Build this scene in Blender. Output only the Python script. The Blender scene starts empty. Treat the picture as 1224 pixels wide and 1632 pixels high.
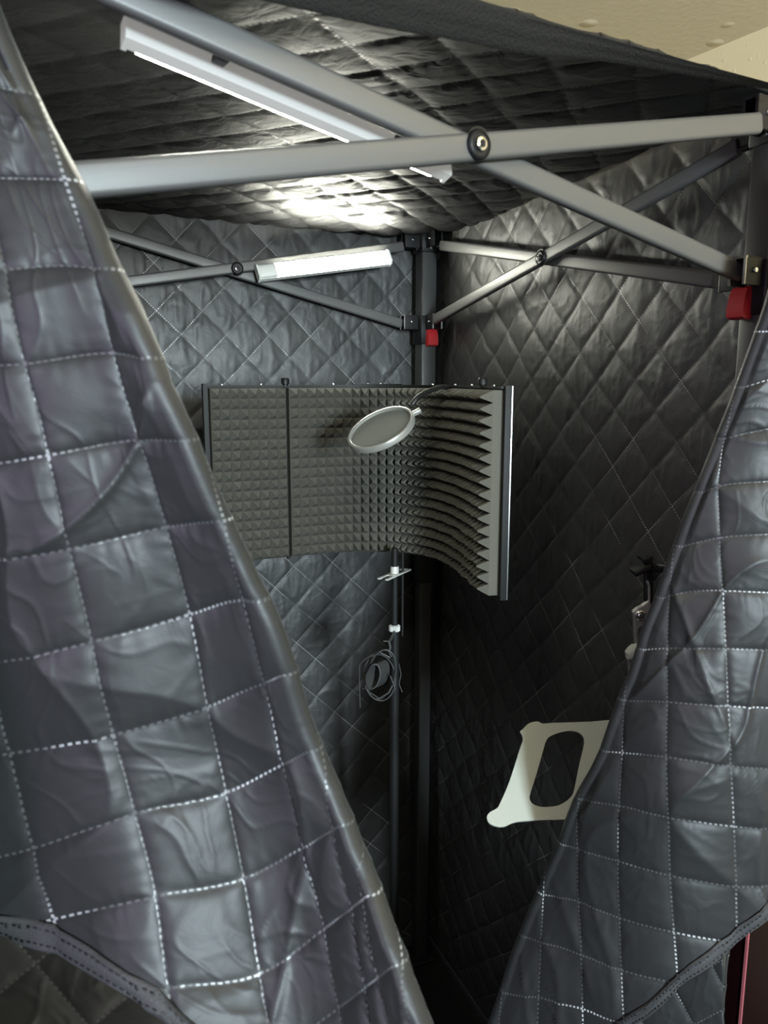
import bpy, math
import numpy as np
from mathutils import Vector, Matrix

scene = bpy.context.scene
COL = scene.collection
F = 1226.0                      # focal length in pixels of the 1224 x 1632 frame
CX, CY = 612.0, 816.0
PITCH = math.radians(9.8)
CAMZ = 1.62
SP, CP = math.sin(PITCH), math.cos(PITCH)

# ------------------------------------------------------------------ helpers
def ray(px, py):
    u = (px - CX) / F
    v = -(py - CY) / F
    return Vector((u, CP + v * SP, -SP + v * CP))

def U(px, py, Y):
    d = ray(px, py)
    s = Y / d.y
    return Vector((d.x * s, Y, CAMZ + d.z * s))

def on_plane(px, py, A, B, off=0.0):
    """Where the sight line meets the upright plane through A and B, moved by off towards the camera."""
    n = Vector((B.y - A.y, -(B.x - A.x), 0)).normalized()
    if n.dot(Vector((0, -1, 0))) < 0:
        n = -n
    d = ray(px, py)
    k = (Vector((A.x, A.y, 0)) + n * off).dot(n)
    s = k / (d.dot(n))
    return Vector((d.x * s, d.y * s, CAMZ + d.z * s))

_rng = np.random.RandomState(7)
_TAB = _rng.rand(256, 256)

def vnoise(x, y, seed=0):
    x = np.asarray(x, float) + seed * 17.31
    y = np.asarray(y, float) + seed * 9.77
    xi = np.floor(x).astype(int); yi = np.floor(y).astype(int)
    fx = x - xi; fy = y - yi
    fx = fx * fx * fx * (fx * (fx * 6 - 15) + 10)
    fy = fy * fy * fy * (fy * (fy * 6 - 15) + 10)
    a = _TAB[xi & 255, yi & 255]; b = _TAB[(xi + 1) & 255, yi & 255]
    c = _TAB[xi & 255, (yi + 1) & 255]; d = _TAB[(xi + 1) & 255, (yi + 1) & 255]
    return (a * (1 - fx) + b * fx) * (1 - fy) + (c * (1 - fx) + d * fx) * fy

def ridge(x, y, seed=0):
    return 1 - np.abs(2 * vnoise(x, y, seed) - 1)

def quilt(p, q, h, wr=1.0, seed=0, puck=1.0, vert=0.0, fold=0.0):
    """Height of the padded cloth over its backing, in metres; seams at whole p and whole q."""
    fp = np.abs(p - np.round(p)); fq = np.abs(q - np.round(q))
    dome = (1 - (1 - 2 * fp) ** 9) * (1 - (1 - 2 * fq) ** 9)
    pillow = np.sin(np.pi * np.clip(2 * fp, 0, 1) / 2) * np.sin(np.pi * np.clip(2 * fq, 0, 1) / 2)
    pr = np.sin(6.283 * (q * 4.2 + 1.7 * vnoise(q * 3, p * 1.3, seed + 1))) * np.exp(-fp / 0.12) * (fp / (fp + 0.03))
    qr = np.sin(6.283 * (p * 4.2 + 1.7 * vnoise(p * 3, q * 1.3, seed + 2))) * np.exp(-fq / 0.12) * (fq / (fq + 0.03))
    # every cell is padded and pulled a little differently
    ip = np.floor(p); iq = np.floor(q)
    r1 = _TAB[(ip.astype(int) * 7 + seed) & 255, (iq.astype(int) * 13) & 255]; r2 = _TAB[(ip.astype(int) * 5) & 255, (iq.astype(int) * 3 + seed) & 255]
    tilt = ((r1 - .5) * (p - ip - .5) + (r2 - .5) * (q - iq - .5)) * dome
    a = p + 0.9 * vnoise(p * 1.1, q * 1.1, seed + 3); b = q + 0.9 * vnoise(p * 1.1, q * 1.1, seed + 4)
    w1 = ridge(a * 0.75 + b * 0.5, (b - a) * 2.2, seed + 5) ** 6
    w2 = ridge(a * 2.7, b * 0.7, seed + 6) ** 6
    w3 = ridge(a * 0.7, b * 2.6, seed + 8) ** 6
    m = vnoise(p * 0.7, q * 0.7, seed + 7)
    env = 0.25 + 0.75 * np.clip(dome, 0, 1)
    H = h * (.45 * dome + .55 * pillow) + .5 * h * tilt + puck * 0.09 * h * (pr + qr) + wr * h * env * (0.40 * w1 * m + 0.22 * w2 * (1 - m) + 0.26 * w3 * m)
    if vert:
        g = p + q + .25 * vnoise(p * 1.5, q * 1.5, seed + 13)
        H = H + vert * h * env * (.40 * ridge(g * 2.4, (p - q) * .55, seed + 14) ** 5 * vnoise(p * .8, q * .8, seed + 15) + .22 * ridge(g * 5.1, (p - q) * .8, seed + 16) ** 4 * vnoise(p * 1.3, q * 1.3, seed + 17))
    if fold:
        c = vnoise(p * .45, q * .45, seed + 18) * 1.5
        H = H + fold * (ridge((p + q + c) * .42, (p - q) * .16, seed + 19) ** 7 + .8 * ridge((p * 1.3 - q * .5 + c) * .5, (q + p * .4) * .2, seed + 22) ** 8)
    return H

def link(o, parent=None):
    COL.objects.link(o)
    if parent is not None:
        o.parent = parent
    return o

def origin_of(o):
    v = Vector((0, 0, 0))
    while o is not None:
        v = v + o.location
        o = o.parent
    return v

def tag(o, label=None, cat=None, group=None, kind=None):
    if label: o['label'] = label
    if cat: o['category'] = cat
    if group: o['group'] = group
    if kind: o['kind'] = kind
    return o

def thing(name, label, cat, loc, group=None):
    o = bpy.data.objects.new(name, None)
    o.empty_display_size = 0.05
    o.location = loc
    link(o)
    return tag(o, label, cat, group)

class MB:
    """Collects shapes in world space; build() links them as one mesh object."""
    def __init__(self):
        self.v = []; self.f = []
    def add(self, vs, fs):
        n = len(self.v)
        self.v.extend([tuple(v) for v in vs])
        self.f.extend([tuple(i + n for i in f) for f in fs])
        return self
    def loft(self, rings, closed=True, cap=True):
        n = len(rings[0]); vs = [p for r in rings for p in r]; fs = []
        for k in range(len(rings) - 1):
            for i in range(n if closed else n - 1):
                j = (i + 1) % n
                fs.append((k * n + i, k * n + j, (k + 1) * n + j, (k + 1) * n + i))
        if cap and closed:
            fs.append(tuple(range(n - 1, -1, -1)))
            fs.append(tuple(range((len(rings) - 1) * n, len(rings) * n)))
        return self.add(vs, fs)
    def bar(self, A, B, h, t, up=None, r=0.003, nseg=3):
        """Rounded rectangular tube from A to B; h along up, t across."""
        ax = (B - A).normalized()
        up = Vector((0, 0, 1)) if up is None else up
        up = (up - ax * up.dot(ax)).normalized()
        sd = ax.cross(up).normalized()
        prof = []
        for cx, cy, a0 in ((1, 1, 0), (-1, 1, 90), (-1, -1, 180), (1, -1, 270)):
            for k in range(nseg + 1):
                a = math.radians(a0 + 90 * k / nseg)
                prof.append((cx * (t / 2 - r) + r * math.cos(a), cy * (h / 2 - r) + r * math.sin(a)))
        e = min(r * 0.6, (B - A).length * 0.2)
        rings = []
        for s, k in ((0, 1 - e / max(t, h)), (e, 1), ((B - A).length - e, 1), ((B - A).length, 1 - e / max(t, h))):
            rings.append([A + ax * s + sd * (x * k) + up * (y * k) for x, y in prof])
        return self.loft(rings)
    def box(self, c, X, Y, Z, r=0.002):
        """Box at c with full-size edge vectors X, Y, Z."""
        return self.bar(c - X / 2, c + X / 2, Z.length, Y.length, up=Z, r=min(r, Y.length * .45, Z.length * .45))
    def tube(self, pts, r, n=10, cap=True):
        pts = [Vector(p) for p in pts]
        rs = r if isinstance(r, (list, tuple)) else [r] * len(pts)
        rings = []; prev = None
        for i, p in enumerate(pts):
            a = pts[max(i - 1, 0)]; b = pts[min(i + 1, len(pts) - 1)]
            t = (b - a).normalized()
            if prev is None:
                ref = Vector((0, 0, 1)) if abs(t.z) < .9 else Vector((1, 0, 0))
                u = t.cross(ref).normalized()
            else:
                u = (prev - t * prev.dot(t)).normalized()
            prev = u; w = t.cross(u)
            rings.append([p + (u * math.cos(6.28318 * k / n) + w * math.sin(6.28318 * k / n)) * rs[i] for k in range(n)])
        return self.loft(rings, cap=cap)
    def lathe(self, c, ax, prof, n=24):
        """prof = list of (radius, distance along ax)."""
        ax = ax.normalized()
        ref = Vector((0, 0, 1)) if abs(ax.z) < .9 else Vector((1, 0, 0))
        u = ax.cross(ref).normalized(); w = ax.cross(u)
        rings = [[c + ax * d + (u * math.cos(6.28318 * k / n) + w * math.sin(6.28318 * k / n)) * max(r, 1e-5) for k in range(n)] for r, d in prof]
        return self.loft(rings)
    def torus(self, c, ax, R, r, n=48, m=10, squash=1.0):
        ax = ax.normalized()
        ref = Vector((0, 0, 1)) if abs(ax.z) < .9 else Vector((1, 0, 0))
        u = ax.cross(ref).normalized(); w = ax.cross(u)
        vs = []; fs = []
        for i in range(n):
            a = 6.28318 * i / n; d = u * math.cos(a) + w * math.sin(a)
            for j in range(m):
                b = 6.28318 * j / m
                vs.append(c + d * (R + r * math.cos(b)) + ax * (r * squash * math.sin(b)))
                fs.append((i * m + j, ((i + 1) % n) * m + j, ((i + 1) % n) * m + (j + 1) % m, i * m + (j + 1) % m))
        return self.add(vs, fs)
    def build(self, name, mat, parent=None, smooth=True, angle=40):
        org = origin_of(parent) if parent is not None else Vector((0, 0, 0))
        if parent is None:
            a = np.array(self.v); org = Vector(((a[:, 0].min() + a[:, 0].max()) / 2, (a[:, 1].min() + a[:, 1].max()) / 2, a[:, 2].min()))
        me = bpy.data.meshes.new(name)
        me.from_pydata([(v[0] - org.x, v[1] - org.y, v[2] - org.z) for v in self.v], [], self.f)
        me.validate(); me.update()
        import bmesh
        bm = bmesh.new(); bm.from_mesh(me)
        bmesh.ops.recalc_face_normals(bm, faces=bm.faces)
        bm.to_mesh(me); bm.free()
        if smooth:
            me.shade_smooth()
            me.set_sharp_from_angle(angle=math.radians(angle))
        if mat: me.materials.append(mat)
        o = bpy.data.objects.new(name, me)
        link(o, parent)
        if parent is None: o.location = org
        return o

def grid_mesh(name, P, PQ, mat, parent=None, thick=0.0):
    """P (n, m, 3) world points, PQ (n, m, 2) quilting coordinates kept as the UV map."""
    n, m = P.shape[:2]
    org = origin_of(parent) if parent is not None else Vector((P[..., 0].mean(), P[..., 1].mean(), P[..., 2].min()))
    V = P.reshape(-1, 3) - np.array(org)
    I = np.arange(n * m).reshape(n, m)
    Q = np.stack([I[:-1, :-1], I[1:, :-1], I[1:, 1:], I[:-1, 1:]], -1).reshape(-1, 4)
    me = bpy.data.meshes.new(name)
    me.vertices.add(len(V)); me.vertices.foreach_set('co', V.ravel())
    me.loops.add(Q.size); me.loops.foreach_set('vertex_index', Q.ravel())
    me.polygons.add(len(Q)); me.polygons.foreach_set('loop_start', np.arange(0, Q.size, 4))
    me.update(calc_edges=True)
    uv = me.uv_layers.new(name='quilting')
    uv.data.foreach_set('uv', PQ.reshape(-1, 2)[Q.ravel()].ravel())
    me.shade_smooth()
    if mat: me.materials.append(mat)
    o = bpy.data.objects.new(name, me)
    link(o, parent)
    if parent is None: o.location = org
    if thick:
        md = o.modifiers.new('cloth thickness', 'SOLIDIFY'); md.thickness = thick; md.offset = 0
    return o

# ------------------------------------------------------------------ materials
def newmat(name):
    m = bpy.data.materials.new(name); m.use_nodes = True
    nt = m.node_tree
    return m, nt, nt.nodes['Principled BSDF']

def pbr(name, col, rough=.5, metal=0.0, spec=.5, bump=0.0, bscale=200.0, coat=0.0, mottled=0.0):
    m, nt, b = newmat(name)
    b.inputs['Base Color'].default_value = (*col, 1)
    b.inputs['Roughness'].default_value = rough
    b.inputs['Metallic'].default_value = metal
    b.inputs['Specular IOR Level'].default_value = spec
    b.inputs['Coat Weight'].default_value = coat
    tc = nt.nodes.new('ShaderNodeTexCoord')
    if bump:
        nz = nt.nodes.new('ShaderNodeTexNoise'); nz.inputs['Scale'].default_value = bscale; nz.inputs['Detail'].default_value = 3
        bp = nt.nodes.new('ShaderNodeBump'); bp.inputs['Strength'].default_value = bump; bp.inputs['Distance'].default_value = .002
        nt.links.new(tc.outputs['Object'], nz.inputs['Vector'])
        nt.links.new(nz.outputs['Fac'], bp.inputs['Height']); nt.links.new(bp.outputs['Normal'], b.inputs['Normal'])
    if mottled:
        nz = nt.nodes.new('ShaderNodeTexNoise'); nz.inputs['Scale'].default_value = 9; nz.inputs['Detail'].default_value = 5
        mp = nt.nodes.new('ShaderNodeMapRange'); mp.inputs['To Min'].default_value = rough - mottled; mp.inputs['To Max'].default_value = rough + mottled
        nt.links.new(tc.outputs['Object'], nz.inputs['Vector'])
        nt.links.new(nz.outputs['Fac'], mp.inputs['Value']); nt.links.new(mp.outputs['Result'], b.inputs['Roughness'])
    return m

def quilted(name, base, rough, spec, thread, sheen=0.0, tint=(1, 1, 1), stitches=11.0, half=.014, fine=.25, trough=.3, glinting=True, lo=.46, hi=.62):
    """Black satin with thread stitched along whole p and whole q of the quilting coordinates."""
    m, nt, b = newmat(name)
    N = nt.nodes.new; L = nt.links.new
    def M(op, a, c=None):
        n = N('ShaderNodeMath'); n.operation = op
        for k, s in enumerate((a, c)):
            if s is None: continue
            if isinstance(s, (int, float)): n.inputs[k].default_value = s
            else: L(s, n.inputs[k])
        return n.outputs[0]
    uv = N('ShaderNodeUVMap'); uv.uv_map = 'quilting'
    sx = N('ShaderNodeSeparateXYZ'); L(uv.outputs[0], sx.inputs[0])
    p, q = sx.outputs[0], sx.outputs[1]
    def seam(a, along):
        d = M('ABSOLUTE', M('SUBTRACT', a, M('ROUND', a)))
        line = M('LESS_THAN', d, half)
        dash = M('LESS_THAN', M('FRACT', M('MULTIPLY', along, stitches)), .55)
        return M('MULTIPLY', line, dash)
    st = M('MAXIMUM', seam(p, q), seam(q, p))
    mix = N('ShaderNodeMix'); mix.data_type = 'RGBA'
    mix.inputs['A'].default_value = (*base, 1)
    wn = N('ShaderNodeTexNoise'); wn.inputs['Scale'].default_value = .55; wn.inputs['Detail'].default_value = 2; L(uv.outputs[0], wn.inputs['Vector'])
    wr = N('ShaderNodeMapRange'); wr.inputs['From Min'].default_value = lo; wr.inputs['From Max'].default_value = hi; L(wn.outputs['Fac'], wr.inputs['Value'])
    tm = N('ShaderNodeMix'); tm.data_type = 'RGBA'; tm.inputs['A'].default_value = (*[.12 * c for c in thread], 1); tm.inputs['B'].default_value = (*thread, 1)  # thread turns brighter where noise is high: glints put into the colour
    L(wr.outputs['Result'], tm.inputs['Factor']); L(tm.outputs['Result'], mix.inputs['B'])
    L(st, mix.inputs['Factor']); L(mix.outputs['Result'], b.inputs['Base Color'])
    tc = N('ShaderNodeTexCoord')
    nz = N('ShaderNodeTexNoise'); nz.inputs['Scale'].default_value = 30; nz.inputs['Detail'].default_value = 4
    nz.inputs['Distortion'].default_value = 1.2
    L(tc.outputs['Object'], nz.inputs['Vector'])
    bp = N('ShaderNodeBump'); bp.inputs['Strength'].default_value = fine; bp.inputs['Distance'].default_value = .01
    add = M('ADD', nz.outputs['Fac'], M('MULTIPLY', st, .12))
    L(add, bp.inputs['Height']); L(bp.outputs['Normal'], b.inputs['Normal'])
    rm = M('SUBTRACT', rough, M('MULTIPLY', st, rough - trough)); L(rm, b.inputs['Roughness'])
    b.inputs['Specular IOR Level'].default_value = spec
    b.inputs['Specular Tint'].default_value = (*tint, 1)
    b.inputs['Sheen Weight'].default_value = sheen; b.inputs['Sheen Roughness'].default_value = .4
    return m

def emit(name, col, strength, base=(.8, .8, .78)):
    m, nt, b = newmat(name)
    b.inputs['Base Color'].default_value = (*base, 1)
    b.inputs['Roughness'].default_value = .4
    b.inputs['Emission Color'].default_value = (*col, 1)
    b.inputs['Emission Strength'].default_value = strength
    return m

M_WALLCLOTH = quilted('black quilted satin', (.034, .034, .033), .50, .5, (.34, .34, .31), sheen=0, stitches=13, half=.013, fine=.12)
M_ROOFCLOTH = quilted('black quilted satin of the roof', (.019, .019, .0195), .55, .3, (.004, .004, .004), sheen=0, glinting=False, fine=.22, stitches=12, half=.022)
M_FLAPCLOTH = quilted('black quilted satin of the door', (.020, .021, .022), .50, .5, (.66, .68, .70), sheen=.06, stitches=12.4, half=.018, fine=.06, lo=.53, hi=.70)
M_BINDING = pbr('black woven binding', (.042, .043, .046), .6, spec=.4, bump=.5, bscale=600)
M_TUBE = pbr('grey powder coated steel', (.12, .12, .117), .46, metal=.35, bump=.08, bscale=900, mottled=.05)
M_POST = pbr('dark grey powder coated steel', (.06, .06, .059), .42, metal=.3, bump=.08, bscale=900)
M_PLASTIC = pbr('black moulded plastic', (.008, .008, .0085), .48, spec=.3)
M_CHROME = pbr('bright steel', (.75, .75, .74), .18, metal=1.0)
M_EDGE = pbr('worn bright steel edge', (.55, .55, .53), .3, metal=.9)
M_RED = pbr('red moulded plastic', (.42, .02, .025), .35)
M_FOAM = pbr('charcoal acoustic foam', (.098, .095, .080), .85, spec=.25, bump=.35, bscale=700)
M_SHIELD = pbr('black anodised sheet', (.010, .010, .010), .55, spec=.25)
M_WHITE = pbr('white painted steel', (.40, .42, .375), .6)
M_SILVER = pbr('cast aluminium', (.62, .62, .60), .35, metal=.85, bump=.1, bscale=400)
M_LAMPWHITE = pbr('white lamp plastic', (.78, .79, .75), .4)
M_LED = emit('lit lamp diffuser', (1.0, 1.0, .86), 115)
M_LED_SIDE = emit('lit lamp diffuser seen from the side', (1.0, .99, .84), 230)
M_LAMPGLOW = emit('lamp plastic lit through by the tube', (1.0, 1.0, .92), .22, (.34, .34, .33))
M_CABLE = pbr('black rubber', (.01, .01, .01), .5)
M_ROD = pbr('grey wire', (.055, .055, .055), .5, metal=.2)
M_PLATE = pbr('pale zinc plated steel', (.72, .72, .68), .35, metal=.35)
M_NET = pbr('stretched grey nylon', (.11, .115, .10), .8, bump=.6, bscale=1500)
M_RING = pbr('satin metal ring', (.45, .45, .42), .3, metal=.6)
M_REDGLOSS = pbr('dark red lacquer', (.007, .0012, .0016), .5, spec=.1)
M_REDGLINT = pbr('pale red painted edge highlight', (.36, .10, .12), .5, spec=.2)
M_FLOOR = pbr('dark carpet', (.012, .012, .013), .95, spec=.1, bump=.6, bscale=500)

def paint(name, col, scale, strength):
    m, nt, b = newmat(name)
    b.inputs['Base Color'].default_value = (*col, 1); b.inputs['Roughness'].default_value = .85
    b.inputs['Specular IOR Level'].default_value = .2
    tc = nt.nodes.new('ShaderNodeTexCoord')
    vz = nt.nodes.new('ShaderNodeTexVoronoi'); vz.inputs['Scale'].default_value = scale
    nz = nt.nodes.new('ShaderNodeTexNoise'); nz.inputs['Scale'].default_value = scale * 6
    mp = nt.nodes.new('ShaderNodeMapRange'); mp.inputs['From Min'].default_value = .05; mp.inputs['From Max'].default_value = .22
    mp.inputs['To Min'].default_value = 1; mp.inputs['To Max'].default_value = 0
    ad = nt.nodes.new('ShaderNodeMath'); ad.operation = 'MULTIPLY_ADD'; ad.inputs[1].default_value = .12
    bp = nt.nodes.new('ShaderNodeBump'); bp.inputs['Strength'].default_value = strength; bp.inputs['Distance'].default_value = .01
    nt.links.new(tc.outputs['Object'], vz.inputs['Vector']); nt.links.new(tc.outputs['Object'], nz.inputs['Vector'])
    nt.links.new(vz.outputs['Distance'], mp.inputs['Value'])
    nt.links.new(nz.outputs['Fac'], ad.inputs[0]); nt.links.new(mp.outputs['Result'], ad.inputs[2])
    nt.links.new(ad.outputs[0], bp.inputs['Height']); nt.links.new(bp.outputs['Normal'], b.inputs['Normal'])
    return m
M_CEIL = paint('textured ceiling paint', (.72, .65, .50), 9, .5)
M_WALL = paint('tan wall paint', (.72, .62, .42), 40, .12)

# ------------------------------------------------------------------ where the booth stands
Z = Vector((0, 0, 1))
P1 = U(679, 450, 1.95); P1.z = 0
P2 = U(1231, 300, 1.04); P2.z = 0
b_ = (P2 - P1).normalized(); SIDE = (P2 - P1).length
a_ = Vector((b_.y, -b_.x, 0))
P3 = P1 + a_ * SIDE
P4 = Vector((-.335, .49, 0))
print('P1', P1, 'P2', P2, 'P3', P3, 'side', SIDE)
TOPZ = U(680, 385, P1.y).z
TOPZ2 = U(1208, 195, P2.y).z
print('top z', TOPZ, TOPZ2, 'low z', U(680, 515, P1.y).z, U(1190, 440, P2.y).z)

# ------------------------------------------------------------------ canopy frame
frame = thing('folding_canopy', 'grey folding steel canopy frame with crossed bars under the quilted roof', 'canopy frame', (P1 + P2 + P3 + P4) / 4)
POSTW = .040
def post(P, top):
    MB().bar(Vector((P.x, P.y, 1.1)), Vector((P.x, P.y, top)), POSTW, POSTW, up=a_, r=.004).build('post', M_POST, frame)
    return P
def lower_post(P):
    o = MB().bar(Vector((P.x, P.y, .006)), Vector((P.x, P.y, 1.14)), POSTW * .84, POSTW * .84, up=a_, r=.004).build('inner_post', M_POST, frame)
    MB().box(Vector((P.x, P.y, .004)), a_ * .08, b_ * .08, Z * .008, r=.003).build('foot_plate', M_PLASTIC, frame)

def bolt(c, ax, r, parent, h=.004, mat=None):
    return MB().lathe(c, ax, [(r * .2, h), (r * .75, h * .9), (r, h * .5), (r * 1.02, 0), (r * .9, -.001)], 16).build('bolt', mat or M_CHROME, parent)

def corner(P, ztop, zlow, dirs, nrm, lever_ax, lever_side, lever_shift=0.0):
    """Top cap, slider, sockets, bolts and the red lever of one post. dirs = the two bar directions."""
    c = Vector((P.x, P.y, ztop))
    cap = MB().bar(c - Z * .028, c + Z * .022, POSTW + .008, POSTW + .008, up=a_, r=.005).build('corner_bracket', M_PLASTIC, frame)
    for d, n in zip(dirs, nrm):
        s = MB()
        q = c + d * .043
        s.box(q + n * .0105, d * .038, n * .004, Z * .038, r=.0015)
        s.box(q - n * .0105, d * .038, n * .004, Z * .038, r=.0015)
        s.box(q + Z * .018, d * .038, n * .025, Z * .004, r=.0015)
        k = s.build('socket', M_PLASTIC, cap)
        bolt(q + n * .0125, n, .0035, cap)
        bolt(c + n * 0 - Z * .018 + d * (POSTW / 2 + .004), d, .0038, cap)
    c = Vector((P.x, P.y, zlow))
    sl = MB().bar(c - Z * .052, c + Z * .016, POSTW + .010, POSTW + .010, up=a_, r=.005).build('slider', M_PLASTIC, frame)
    for d, n in zip(dirs, nrm):
        s = MB(); e = MB()
        q = c + d * .045
        for sg in (1, -1):
            s.box(q + n * (.0115 * sg), d * .036, n * .003, Z * .034, r=.001)
            e.box(q + n * (.0115 * sg) + d * .018, d * .0016, n * .0034, Z * .034, r=.0006)
        s.box(q + Z * .0165, d * .036, n * .026, Z * .003, r=.001)
        e.box(q + Z * .0165 + d * .018, d * .0016, n * .026, Z * .0034, r=.0006)
        s.build('socket', M_PLASTIC, sl)
        e.build('socket_rim', M_EDGE, sl)['label'] = 'bare bright edge of the socket'
        bolt(q + n * .0135 + Z * .001, n, .0036, sl)
    # red release lever
    f = lever_ax; w = lever_side
    q = c - Z * .036 + f * (POSTW / 2 + .008) + w * lever_shift
    lv = MB()
    ring = []
    for zz, dep, wd in ((-.021, .004, .012), (-.018, .010, .0135), (-.008, .011, .0135), (.010, .008, .0130), (.019, .004, .0125), (.021, .000, .0115)):
        ring.append([q + Z * zz + w * (wd * sx) + f * (dep if sy > 0 else -.005) for sx, sy in ((-1, 1), (-.7, 1.0), (.7, 1.0), (1, 1), (1, -1), (-1, -1))])
    lv.loft(ring)
    lv.build('release_lever', M_RED, sl, angle=30)['label'] = 'red plastic release lever'

ZL1 = U(680, 515, P1.y).z
ZL2 = U(1190, 438, P2.y).z
for P, zt, zl, dirs, nrm, la, ls, sh in (
        (P1, TOPZ, ZL1, (a_, b_), (b_, a_), b_, a_, -.002),
        (P2, TOPZ2, ZL2, ((P4 - P2).normalized(), -b_), (b_, a_), a_, b_, -.010),
        (P3, TOPZ, ZL1, (-a_, b_), (b_, a_), b_, a_, 0),
        (P4, TOPZ2, ZL2, ((P2 - P4).normalized(), (P3 - P4).normalized()), (b_, a_), b_, a_, 0)):
    post(P, zt + .01); lower_post(P); corner(P, zt, zl, dirs, nrm, la, ls, sh)

def scissor(A, B, p0, p1, q0, q1, nfront, hubpx, h=.024):
    """Two crossing bars on the upright plane through A and B, from pixel ends; the first lies nearer the camera."""
    bars = []
    for (s, e), off in (((p0, p1), .0085), ((q0, q1), -.0085)):
        X = on_plane(*s, A, B, off); Y = on_plane(*e, A, B, off)
        bars.append((X, Y, MB().bar(X, Y, h, .013, r=.0045, nseg=4).build('scissor_bar', M_TUBE, frame)))
    n = Vector((B.y - A.y, -(B.x - A.x), 0)).normalized()
    if n.y > 0: n = -n
    c = on_plane(*hubpx, A, B, .015)
    k = MB().lathe(c, n, [(.0135, -.001), (.0135, .002), (.012, .004), (.0105, .0045), (.010, .0035), (.0062, .0034), (.0058, .005), (.003, .0055), (.0005, .0055)], 28)
    hub = k.build('pivot', M_PLASTIC, frame)
    MB().lathe(c + n * .003, n, [(.0060, 0), (.0058, .003), (.0035, .0036), (.003, .0015), (.0005, .0015)], 20).build('bolt', M_CHROME, hub)
    # washer plate between the bars
    MB().lathe(on_plane(*hubpx, A, B, 0), n, [(.016, -.0018), (.016, .0018)], 28).build('spacer', M_PLASTIC, hub)
    return bars

# back side (corner post to the hidden left post)
scissor(P1, P3, (-30, 479), (642, 393), (-29, 308), (640, 516), None, (378, 428), h=.0235)
# right side
scissor(P1, P2, (694, 509), (1178, 234), (704, 391), (1140, 446), None, (862, 411), h=.0235)
# front side, under the near edge of the roof
scissor(P4, P2, (-150, 311), (1208, 197), (-160, -170), (1178, 434), None, (762, 231), h=.0245)
# hidden left side
Lm = [(P3 + Z * TOPZ, P4 + Z * ZL2), (P3 + Z * ZL1, P4 + Z * TOPZ2)]
nl = (P4 - P3).normalized().cross(Z)
for k, (X, Y) in enumerate(Lm):
    s = .0085 if k else -.0085
    d = (Y - X).normalized() * .05
    MB().bar(X + nl * s + d, Y + nl * s - d, .024, .013, r=.0045).build('scissor_bar', M_TUBE, frame)

# ------------------------------------------------------------------ quilted walls and roof
PITCHQ = .0715          # side of one quilted diamond, metres
def wall_panel(A, B, label, z0, z1, nin, seed, res, amp, folds=0.0, off=.046, e0=.02, e1=.02):
    d = (B - A).normalized(); Lw = (B - A).length
    ss = np.arange(-e0, Lw + e1, res); zz = np.arange(z0, z1 + res / 2, res)
    S, ZZ = np.meshgrid(ss, zz, indexing='ij')
    p = (S + ZZ) / (math.sqrt(2) * PITCHQ) + .08 * (vnoise(S * 6, ZZ * 6, seed + 11) - .5)
    q = (S - ZZ) / (math.sqrt(2) * PITCHQ) + .08 * (vnoise(S * 6, ZZ * 6, seed + 12) - .5)
    h = quilt(p, q, amp, .7, seed, vert=2.2)
    big = .010 * (vnoise(S * 5, ZZ * 3, seed + 20) - .5)
    if folds:
        big = big + folds * (ridge(S * 9, ZZ * 1.3, seed + 21) ** 3 - .3) * np.clip(.7 - np.abs(S - .12) * 2.2, .12, 1)
    base = np.array(A)[None, None, :2] + S[..., None] * np.array(d)[:2]
    o = -off + np.minimum(h + big, off - .030)
    xy = base + o[..., None] * np.array(nin)[:2]
    P = np.concatenate([xy, ZZ[..., None]], -1)
    t = thing('quilted_curtain', label, 'curtain', (A + B) / 2 - nin * off)
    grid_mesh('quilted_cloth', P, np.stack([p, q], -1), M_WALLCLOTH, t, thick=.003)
    # bound hem on the floor
    q0 = A - nin * (off - .008) - d * (e0 - .0); q1 = B - nin * (off - .008) + d * e1
    MB().bar(Vector((q0.x, q0.y, .022)), Vector((q1.x, q1.y, .022)), .030, .006, r=.002).build('hem_binding', M_BINDING, t)
    return t

wall_panel(P3, P1, 'black diamond-quilted cloth wall behind the foam shield, left of the corner post', .01, TOPZ + .05, b_, 1, .0042, .0026, e0=.047, e1=.047)
wall_panel(P1, P2, 'black diamond-quilted cloth wall right of the corner post, behind the white tray', .01, TOPZ + .05, a_, 2, .0042, .0032, folds=.012, e0=.047, e1=-.004)
n3 = (P4 - P3).normalized().cross(Z)
if n3.dot(P1 - P3) < 0: n3 = -n3
wall_panel(P3, P4, 'black diamond-quilted cloth wall closing the booth behind the near door flap', .01, TOPZ + .05, n3, 3, .012, .005)

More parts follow.
